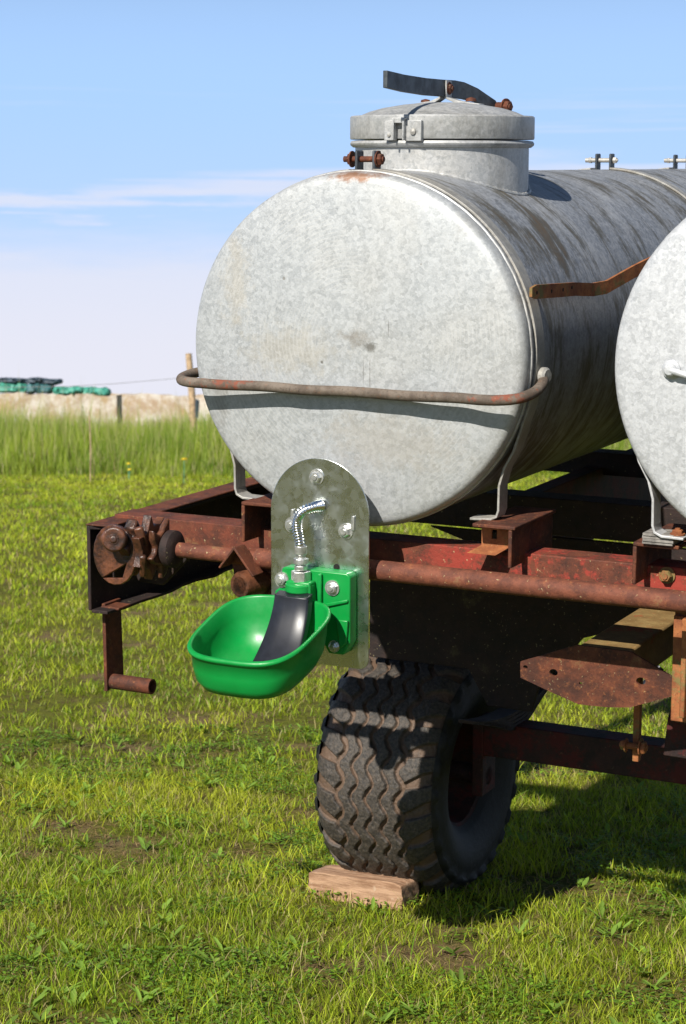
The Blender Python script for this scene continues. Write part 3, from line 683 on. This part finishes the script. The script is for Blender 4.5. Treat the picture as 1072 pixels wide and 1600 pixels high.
# wood packing under the second tank foot
wk = MB()
for k in range(4): wk.box((.862+.002*(k % 2), -.03-.003*(k % 2), -.4695+.0075*k), (.945+.003*(k % 2), .05, -.4695+.0075*(k+1)-.001))
wko = thing('packing_board', 'small stack of grey splintered boards under the foot of the paler tank', 'packing', (.9, .0, -.47)); obj('board_stack', wk, M['wood_old'], wko, smooth=20)

# ================================================================== DRINKING BOWL
PV = -.12
db_ = thing('drinking_bowl', 'green plastic livestock drinking bowl with black tongue on a shiny arched steel plate', 'drinking bowl', (-.053, PV, -.885))
pl = MB(); cu, hw = -.053, .155; poly = []
for i in range(33): a = pi*i/32; poly.append((cu+hw*cos(a), -.293-hw+hw*sin(a)))
r = .03
for i in range(7): a = pi+pi/2*i/6; poly.append((cu-hw+r+r*cos(a), -.885+r+r*sin(a)))
for i in range(7): a = 1.5*pi+pi/2*i/6; poly.append((cu+hw-r+r*cos(a), -.885+r+r*sin(a)))
pl.prism(poly, 'v', PV, PV+.004); plo = obj('mounting_plate', pl, M['sheet'], db_, smooth=30, bevel=.001)
sb = MB(); sb.box((-.14, PV+.005, -.66), (-.11, -.0, -.60)); sb.cut(); sb.box((.0, PV+.005, -.66), (.03, -.0, -.60)); obj('spacer', sb, M['rust_shade'], db_)
for i, (u, w_) in enumerate(((-.061, -.346), (-.139, -.489), (.031, -.493))):
    b = MB(); b.hexbolt((u, PV-.002, w_), (0, -1, 0), .0165, .013, True, .3*i); obj('bolt', b, M['zinc'], plo)
    cl_ = MB(); 
    if i: cl_.prism([(u-.004+.02*(i-1), w_+.006), (u+.008+.02*(i-1), w_+.004), (u+.006+.022*(i-1), w_+.045), (u-.002+.022*(i-1), w_+.045)], 'v', PV-.006, PV-.002); obj('lock_tab', cl_, M['zinc'], plo, bevel=.001)
# valve housing
vh = MB()
poly = [(-.172, -.70), (-.172, -.675), (-.150, -.66), (-.150, -.61), (-.142, -.603), (.056, -.603), (.066, -.613), (.066, -.80), (.045, -.838), (.0, -.838), (-.03, -.79), (-.172, -.74)]
vh.prism(poly, 'v', -.165, PV-.001)
vho = obj('valve_housing', vh, M['green'], db_, smooth=35, bevel=.004)
vh2 = MB()
vh2.prism([(-.116, -.632), (-.040, -.632), (-.036, -.70), (-.12, -.70)], 'v', -.205, -.166)
vh2.lathe([(.042, 0), (.042, .022), (.038, .027), (.0, .027)], (-.080, -.185, -.665), (0, 0, 1), 32)
obj('inlet_block', vh2, M['green'], vho, smooth=35, bevel=.005)
ml = MB(); ml.box((-.030, -.178, -.70), (-.018, -.166, -.61)); ml.prism([(-.03, -.70), (.062, -.675), (.062, -.685), (-.03, -.712)], 'v', -.172, -.166); ml.prism([(.028, -.735), (.064, -.735), (.060, -.80), (.040, -.82)], 'v', -.176, -.166)
obj('moulded_rib', ml, M['green'], vho, smooth=35, bevel=.003)
vb = MB(); vb.hexbolt((-.148, -.167, -.640), (0, -1, 0), .0165, .012).cut(); vb.hexbolt((.012, -.167, -.648), (0, -1, 0), .0165, .012, True, .4).cut(); vb.hexbolt((.018, -.167, -.815), (0, -1, 0), .013, .012)
obj('bolt', vb, M['zinc'], vho)
vk = MB(); vk.lathe([(.009, 0), (.009, .0015)], (-.105, -.1215-.0, -.598), (0, -1, 0), 16); vk.cut(); vk.lathe([(.009, 0), (.009, .0015)], (.002, -.1215, -.598), (0, -1, 0), 16); obj('plate_hole', vk, M['dark'], plo)
# bowl: rounded rectangle sections
NS = 96
def rsec(hu, T, cu_, t0, n=3.3):
    P = []
    for i in range(NS):
        a = 2*pi*i/NS; ca, sa = cos(a), sin(a)
        x = math.copysign(abs(ca)**(2/n), ca); y = math.copysign(abs(sa)**(2/n), sa)
        t = t0+T/2+T/2*y; P.append((cu_+hu*x*(1-.04*(y+1)/2), t))
    return P
k_ = .30; V0 = -.185; W0 = -.682
def bw(P, dz, tilt=1.): return [(u, V0-t, W0-k_*t*tilt+dz) for (u, t) in P]
secs = []
CU = -.115; HU = .176; TT = .352
for (hu, T, t0, dz, tl) in ((HU, TT, 0, 0, 1), (HU+.003, TT+.005, -.0025, -.004, 1), (HU+.002, TT+.003, -.002, -.009, 1), (HU-.006, TT-.012, .005, -.014, 1), (HU-.009, TT-.020, .008, -.05, 1), (HU-.016, TT-.034, .014, -.085, .95), (HU-.032, TT-.062, .026, -.112, .88), (HU-.060, TT-.115, .045, -.133, .75), (HU-.10, TT-.20, .08, -.146, .6), (HU-.15, TT-.30, .14, -.150, .5)):
    secs.append(bw(rsec(hu, T, CU, t0), dz*1.17, tl))
inner = []
for (hu, T, t0, dz, tl) in ((HU-.006, TT-.012, .006, .001, 1), (HU-.010, TT-.018, .008, -.003, 1), (HU-.013, TT-.026, .012, -.045, 1), (HU-.022, TT-.045, .020, -.082, .95), (HU-.040, TT-.080, .035, -.106, .88), (HU-.068, TT-.13, .055, -.124, .75), (HU-.105, TT-.21, .085, -.136, .6), (HU-.15, TT-.30, .14, -.140, .5)):
    inner.append(bw(rsec(hu, T, CU, t0), dz*1.17, tl))
bo = MB(); allr = secs[::-1]+inner; vs = [p for s_ in allr for p in s_]
fs = [(j*NS+i, j*NS+(i+1) % NS, (j+1)*NS+(i+1) % NS, (j+1)*NS+i) for j in range(len(allr)-1) for i in range(NS)]
fs += [tuple(range(NS))[::-1], tuple((len(allr)-1)*NS+i for i in range(NS))]
bo.add(vs, fs); boo = obj('bowl', bo, M['green'], db_, smooth=80)
# black tongue: curved shield sweeping down into the bowl
tg = MB(); NSg = 14; W_ = []
for i in range(NSg+1):
    s = i/NSg; v = -.236-.015*s-.105*s**1.8; w_ = -.668-.195*s+.02*s*s
    cu_ = -.082+.002*s; h = .053+.012*s
    sec = [(-h, .030), (-h, .002), (-h*.9, -.003), (-h*.3, -.005), (h*.3, -.005), (h*.9, -.003), (h, .002), (h, .030)]
    W_ += [(cu_+a, v+b, w_+b*.25) for a, b in sec]
fs = [(8*i+k, 8*i+k+1, 8*i+9+k, 8*i+8+k) for i in range(NSg) for k in range(7)]+[tuple(range(8)), tuple(8*NSg+k for k in range(8))[::-1]]+[(8*i+7, 8*i, 8*i+8, 8*i+15) for i in range(NSg)]
tg.add(W_, fs); tgo = obj('tongue', tg, M['black'], boo, smooth=50, bevel=.002)
# corrugated hose + fittings
ho_ = smoothpath([(-.045, PV-.004, -.427), (-.055, PV-.03, -.428), (-.078, PV-.052, -.437), (-.093, PV-.058, -.462), (-.092, PV-.058, -.495), (-.083, PV-.058, -.53), (-.080, PV-.060, -.56)], 18)
hs = MB(); rr = [.0138+.0026*cos(i*2*pi/4.) for i in range(len(ho_))]; hs.tube(ho_, rr, 20); hso = obj('hose', hs, M['hose'], db_, smooth=70)
ft = MB(); o_ = (-.080, PV-.060, 0)
ft.lathe([(.012, -.535), (.0175, -.535), (.0175, -.557), (.013, -.56), (.013, -.568), (.020, -.570), (.021, -.585), (.014, -.588), (.014, -.60)], o_, (0, 0, 1), 24)
def hexn(mb, o, w0, w1, r):
    vs = [(o[0]+r*cos(k*pi/3+.3), o[1]+r*sin(k*pi/3+.3), w) for w in (w0, w1) for k in range(6)]
    mb.add(vs, [(5,4,3,2,1,0), (6,7,8,9,10,11)]+[(k, (k+1) % 6, 6+(k+1) % 6, 6+k) for k in range(6)])
hexn(ft, o_, -.603, -.590, .019); hexn(ft, o_, -.635, -.606, .028); hexn(ft, o_, -.583, -.570, .022)
obj('hose_fitting', ft, M['zinc'], hso, smooth=35, bevel=.001)

# ================================================================== BLOCK UNDER TYRE
bk = thing('wooden_block', 'rough pinkish brown block chocking the front of the tyre', 'wooden block', (.070, 6.715, 0), 'world', rotz=radians(-31))
b = MB(); nx, ny, nz = 24, 8, 7; L, W, Hh = .185, .06, .092
import itertools
bmk = bmesh.new(); bmesh.ops.create_cube(bmk, size=1); bmesh.ops.subdivide_edges(bmk, edges=bmk.edges, cuts=11, use_grid_fill=True)
for v in bmk.verts:
    x, y, z = v.co; X = np.array(x*4); Y = np.array(y*4+z*3)
    dn = float(fbm(X, Y, 1.7))-.5; rr_ = max(0, (abs(x)-.42)*12)*max(0, (abs(z)-.40)*10)
    v.co = Vector((x*L*2*(1-.02*rr_)+.012*dn, y*W*2+.010*dn, (z+.5)*Hh*(1-.05*rr_)+.012*dn*(z > -.4)-.003))
me = bpy.data.meshes.new('block_body'); bmk.to_mesh(me); bmk.free(); me.materials.append(M['block'])
me.polygons.foreach_set('use_smooth', [True]*len(me.polygons)); me.set_sharp_from_angle(angle=radians(50))
o = bpy.data.objects.new('block_body', me); COL.objects.link(o); o.parent = bk
md = o.modifiers.new('bevel', 'BEVEL'); md.width = .008; md.segments = 3; md.angle_limit = radians(50)

# ================================================================== BACKGROUND
def wobble(mb, sc, amp, keepz=False):
    out = []
    for (x, y, z) in mb.v:
        d = [float(fbm(np.array(x*sc+k*7.), np.array(z*sc+y*sc*.3), 1.))-.5 for k in (1, 2, 3)]
        out.append((x+d[0]*amp*0, y+d[1]*amp*.6, z+(d[2]*amp*1.3 if z > .3 else 0)))
    mb.v = out; return mb
def wallmesh(x0, x1, y, h0, h1, th, n=80, m=8):
    mb = MB(); vs = []
    cols = [(0, 0)]+[(0, j/m) for j in range(1, m+1)]+[(1, 1), (1, 0)]
    for i in range(n+1):
        x = x0+(x1-x0)*i/n; h = h0+(h1-h0)*i/n
        for (a, b_) in cols: vs.append((x, y+a*th, b_*h))
    K = len(cols); fs = [(i*K+k, (i+1)*K+k, (i+1)*K+(k+1) % K, i*K+(k+1) % K) for i in range(n) for k in range(K)]
    fs += [tuple(range(K)), tuple(n*K+k for k in range(K))[::-1]]; mb.add(vs, fs); return wobble(mb, 1.7, .16)
wo1 = obj('stone_wall', wallmesh(-26, -5.75, 50.5, 1.50, 1.36, 1.2, 160, 8), M['wall'], smooth=30)
tag(wo1, 'weathered whitish wall with brown top standing behind the tall grass', 'wall')
wo2 = obj('stone_wall', wallmesh(-8.2, 22, 62, 1.27, 1.18, .6, 200, 8), M['wall'], smooth=30)
tag(wo2, 'low distant pale wall running behind the leaning post', 'wall')
def bag(x, z, L, h, mat, label, dy=0., ang=0.):
    mb = MB(); vs = []; nu, nv_ = 22, 14
    for i in range(nu+1):
        s = i/nu; rr = (max(0, 1-(2*s-1)**6))**.5
        for k in range(nv_):
            a = 2*pi*k/nv_; d = 1+.40*(float(fbm(np.array(s*7+x*3), np.array(a*1.5), 1.3))-.5)*2
            r_ = max(.08, rr)*d
            if i in (0, nu): r_ *= .5
            ca_ = math.copysign(abs(cos(a))**.6, cos(a)); vs.append(((s-.5)*L*1.08, .36*ca_*r_, h*.30+h*.55*math.copysign(abs(sin(a))**.7, sin(a))*r_+.008*math.sin(s*9+x)))
    mb.add(vs, [(i*nv_+k, i*nv_+(k+1) % nv_, (i+1)*nv_+(k+1) % nv_, (i+1)*nv_+k) for i in range(nu) for k in range(nv_)]+[tuple(range(nv_)), tuple(nu*nv_+k for k in range(nv_))])
    o = obj('sandbag', mb, mat, smooth=60); o.location = (x, 50.9+dy, z-.0); o.rotation_euler = (0, ang, 0)
    tag(o, label, 'sandbag', 'filled bags lying on the wall'); return o
K = 50.9/3100
def px(x): return (x-536)*K
bag(px(-40), 1.46, .85, .24, M['bag_green'], 'teal bag at the far left end of the row on the wall')
bag(px(22), 1.46, .80, .24, M['bag_green'], 'pale teal bag below the long grey one at the left')
bag(px(18), 1.68, .92, .12, M['bag_dark'], 'long thin grey bag lying on top of the leftmost teal bag')
bag(px(64), 1.45, .68, .24, M['bag_blue'], 'dark petrol bag beneath the rumpled black one')
bag(px(70), 1.66, .90, .14, M['bag_dark'], 'rumpled black bag topping the dark pile on the wall', 0, .03)
bag(px(110), 1.40, .78, .19, M['bag_green'], 'teal bag just right of the dark pile', -.1, -.02)
bag(px(150), 1.37, .75, .21, M['bag_green'], 'rightmost teal bag on the wall', 0, .05)
# fence post + wire + stake
fp = thing('fence_post', 'tall leaning round wooden fence post rising beside the tank', 'fence post', (-3.12, 42, 0), 'world')
mb = MB(); mb.tube([(0, 0, 0), (-.05, 0, 1.0), (-.09, 0, 1.7), (-.14, 0, 2.30)], [.085, .078, .072, .066], 14); obj('post_shaft', mb, M['post'], fp)
mb = MB(); mb.beam((.02, -.05, .95), (.05, -.12, 1.32), .05, .12); obj('insulator', mb, M['bag_dark'], fp)
wr_ = MB(); wr_.tube([(-9, 44, 1.55), (-6, 43.3, 1.60), (-4.9, 42.6, 1.66), (-3.2, 42, 1.80)], .006, 5); tag(obj('fence_wire', wr_, M['wire']), 'thin sagging wire running left from the leaning post', 'wire')
stk = MB(); stk.tube([(-4.36, 34.2, 0), (-4.35, 34.2, .6), (-4.37, 34.2, 1.22)], .011, 8); tag(obj('thin_stake', stk, M['post']), 'thin brown stake standing at the edge of the tall grass', 'stake')
for i, (x, y, h, lb) in enumerate(((-2.70, 33.6, .40, 'yellow dandelion nearest the tank at the edge of the tall grass'), (-3.75, 35.4, .28, 'small yellow dandelion left of the brighter one'), (-3.68, 34.9, .2, 'lowest tiny dandelion in the grass right of the thin stake'))):
    y -= .8*(i > 0); d = thing('dandelion', lb, 'flower', (x, y, 0), 'world', 'dandelions in the tall grass')
    mb = MB(); mb.tube([(0, 0, 0), (.01, 0, h)], .005, 6); obj('stem', mb, M['bag_green'], d)
    mb = MB(); 
    for q in range(18):
        a = q*2.4; r_ = .065*((q+1)/18)**.5*(1 if i == 0 else .55); mb.beam((.01, 0, h), (.01+r_*cos(a), r_*sin(a)*.8-.01, h+.028-.02*q/18), .026, .006)
    obj('flower_head', mb, M['yellow'], d)

# ================================================================== GRASS
def blades(x, y, h, w, lean, col, segs=2, z0=0., curl=.6):
    n = len(x); a = rng.random(n)*2*pi; la = rng.random(n)*2*pi
    dx, dy = np.cos(a)*w/2, np.sin(a)*w/2; lx, ly = np.cos(la)*lean*h, np.sin(la)*lean*h
    lev = np.linspace(0, 1, segs+1); V = []; Cc = []
    for k, s in enumerate(lev):
        px_ = x+lx*(s*(1-curl)+curl*s*s); py_ = y+ly*(s*(1-curl)+curl*s*s); pz = z0+h*(s-.25*lean*s*s)
        tap = (1-s**1.6)
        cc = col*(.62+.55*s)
        if k < segs:
            V.append(np.stack([px_-dx*tap, py_-dy*tap, pz], -1)); V.append(np.stack([px_+dx*tap, py_+dy*tap, pz], -1)); Cc += [cc, cc]
        else: V.append(np.stack([px_, py_, pz], -1)); Cc.append(cc)
    P = 2*segs+1; V = np.stack(V, 1).reshape(-1, 3); Cc = np.stack(Cc, 1).reshape(-1, 3)
    b = np.arange(n)*P; Q = [np.stack([b+2*k, b+2*k+1, b+2*k+3, b+2*k+2], -1) for k in range(segs-1)]
    T = np.stack([b+2*segs-2, b+2*segs-1, b+2*segs], -1)
    return V, Q, T, Cc
def merge(parts, name, mat):
    V = []; Q = []; T = []; Cc = []; o = 0
    for (v, q, t, c) in parts:
        V.append(v); Q += [x+o for x in q]; T.append(t+o); Cc.append(c); o += len(v)
    V = np.concatenate(V); Cc = np.concatenate(Cc); Fs = ([np.concatenate(Q)] if Q else [])+[np.concatenate(T)]
    me = mesh_np(name, V, Fs, False)
    at = me.color_attributes.new('Col', 'FLOAT_COLOR', 'POINT'); cc = np.ones((len(V), 4), np.float32); cc[:, :3] = np.clip(Cc, 0, 1); at.data.foreach_set('color', cc.ravel())
    me.materials.append(mat); ob = bpy.data.objects.new(name, me); COL.objects.link(ob); return ob
def scatter(y0, y1, dens, margin=.9, slope=.19, bare=.5):
    ymax = slope*y1+margin; n = int((y1-y0)*2*ymax*dens); x = rng.uniform(-ymax, ymax, n); y = rng.uniform(y0, y1, n)
    k = np.abs(x) < slope*y+margin; x, y = x[k], y[k]
    cl = .55*fbm(x, y, 5.5)+.45*fbm(x+31, y+17, 1.6)
    tuft = vn(x, y, 22.)
    p = np.clip((cl-.36)*6.0, .05, 1)*np.clip(.35+tuft*1.1, 0, 1)
    k = rng.random(len(x)) < p; return x[k], y[k], cl[k]
def gcol(x, y, n_dry=.10, bright=1., yel=0.):
    n = len(x); t = np.clip(fbm(x+5, y-8, 1.1)*.9+rng.normal(0, .16, n), 0, 1)[:, None]
    c = np.array([.13, .27, .010])*(1-t)+np.array([.64, .66, .05])*t
    c = c*(rng.uniform(.5, 1.35, n)[:, None])*bright
    dry = rng.random(n) < n_dry*(.4+1.6*fbm(x-3, y+2, 2.3)); c[dry] = np.array([.50, .41, .18])*rng.uniform(.6, 1.15, dry.sum())[:, None]
    return c
parts = []
x, y, cl = scatter(4.6, 9.0, 10500); n = len(x)
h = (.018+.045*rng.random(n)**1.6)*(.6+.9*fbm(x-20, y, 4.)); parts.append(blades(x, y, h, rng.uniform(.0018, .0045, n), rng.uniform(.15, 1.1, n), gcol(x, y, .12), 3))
# taller tufts
x, y, cl = scatter(4.6, 9.0, 420); k = vn(x, y, 3.1) > .5; x, y = x[k], y[k]; n = len(x)
parts.append(blades(x, y, rng.uniform(.05, .115, n), rng.uniform(.003, .006, n), rng.uniform(.2, 1.1, n), gcol(x, y, .05, 1.15), 3))
# dry litter lying flat
n = 60000; x = rng.uniform(-2.2, 2.2, n); y = rng.uniform(4.6, 9.5, n); k = fbm(x, y, 5.5)*.55+fbm(x+31, y+17, 1.6)*.45 < rng.uniform(.33, .5, n); x, y = x[k], y[k]; n = len(x); parts.append(blades(x, y, rng.uniform(.012, .03, n), rng.uniform(.002, .004, n), rng.uniform(1.5, 3.5, n), np.array([.46, .31, .15])*rng.uniform(.4, 1.3, n)[:, None], 2))
x, y, cl = scatter(9.0, 16.0, 2300); n = len(x)
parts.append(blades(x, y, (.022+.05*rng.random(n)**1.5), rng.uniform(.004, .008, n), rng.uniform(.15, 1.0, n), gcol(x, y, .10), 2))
x, y, cl = scatter(16.0, 37.5, 620, 1.5); n = len(x)
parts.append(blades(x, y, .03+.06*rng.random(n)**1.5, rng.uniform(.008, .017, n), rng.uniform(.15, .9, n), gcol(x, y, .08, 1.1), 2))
lawn = merge(parts, 'lawn_grass', M['grass']); tag(lawn, 'short sunny yellow green lawn with clumps and dry straw', 'grass', kind='stuff')
# broad-leaved weeds (clover, dandelion leaves) : flat oval leaves, uncountable
def leaves(x, y, z, L, W, tilt, col):
    n = len(x); a = rng.random(n)*2*pi; d = np.stack([np.cos(a), np.sin(a)], -1); e = np.stack([-d[:, 1], d[:, 0]], -1)
    V = []
    for (s, t) in ((0, 0), (.35, .5), (.75, .42), (1, 0), (.75, -.42), (.35, -.5)):
        V.append(np.stack([x+d[:, 0]*s*L+e[:, 0]*t*W, y+d[:, 1]*s*L+e[:, 1]*t*W, z+np.sin(tilt)*s*L-.3*s*s*L*np.sin(tilt)+.12*np.abs(t)*W], -1))
    V = np.stack(V, 1).reshape(-1, 3); b = np.arange(n)*6
    Q = [np.stack([b, b+1, b+2, b+3], -1), np.stack([b, b+3, b+4, b+5], -1)]
    return V, Q, np.zeros((0, 3), int), np.repeat(col, 6, 0)
parts = []
n = 110000; x = rng.uniform(-2.2, 2.2, n); y = rng.uniform(4.6, 10, n); k = (vn(x+3, y, 2.6)*.45+vn(x, y+9, 7.)*.3+vn(x, y, 25.)*.25 > .55); x, y = x[k], y[k]; n = len(x)
parts.append(leaves(x, y, rng.uniform(.008, .035, n), rng.uniform(.008, .018, n), rng.uniform(.007, .014, n), rng.uniform(-.1, .7, n), np.array([.15, .27, .025])*rng.uniform(.5, 1.5, n)[:, None]))
nc = 330; cx = rng.uniform(-2.0, 2.0, nc); cy = rng.uniform(4.7, 10, nc); m_ = 7; x = np.repeat(cx, m_)+rng.normal(0, .006, nc*m_); y = np.repeat(cy, m_)+rng.normal(0, .006, nc*m_); n = len(x)
parts.append(leaves(x, y, np.full(n, .01), rng.uniform(.025, .075, n), rng.uniform(.008, .020, n), rng.uniform(.1, 1.25, n), np.array([.20, .32, .05])*rng.uniform(.7, 1.3, n)[:, None]))
wd = merge(parts, 'clover_and_weeds', M['grass']); tag(wd, 'clover and broad weed leaves scattered through the lawn', 'weeds', kind='stuff')
# tall meadow grass strip
n = 90000; x = rng.uniform(-12, 13, n); y = rng.uniform(35.2, 49, n)
edge = 36.3+3.0*(fbm(x, y*0, .5)-.5)*2+rng.normal(0, .5, n); k = y > edge; x, y = x[k], y[k]; n = len(x)
hh = np.clip(.55+.80*fbm(x, y, .9)+rng.normal(0, .10, n), .2, 1.45)*np.clip((y-35.0)/4.0, .22, 1)*(.7+.6*vn(x, y, 1.7))
t_ = np.clip(fbm(x+3, y, .8)+rng.normal(0, .15, n), 0, 1)[:, None]; c = np.array([.07, .18, .012])*(1-t_)+np.array([.40, .47, .06])*t_
dry = rng.random(n) < .10; c[dry] = np.array([.40, .36, .18])
m_ = rng.random(n) < .05
parts = [blades(x[m_], y[m_], hh[m_]*rng.uniform(1.1, 1.55, m_.sum()), rng.uniform(.012, .02, m_.sum()), rng.uniform(.02, .3, m_.sum()), np.array([.42, .40, .16])*np.ones((m_.sum(), 1)), 3), blades(x, y, hh*rng.uniform(.6, 1.1, n), rng.uniform(.010, .022, n), rng.uniform(.05, .45, n), c, 3)]
tgz = merge(parts, 'tall_grass', M['grass']); tag(tgz, 'tall uncut meadow grass in front of the wall', 'tall grass', kind='stuff')
for o in bpy.data.objects:
    if 'base' in o.keys(): del o['base']
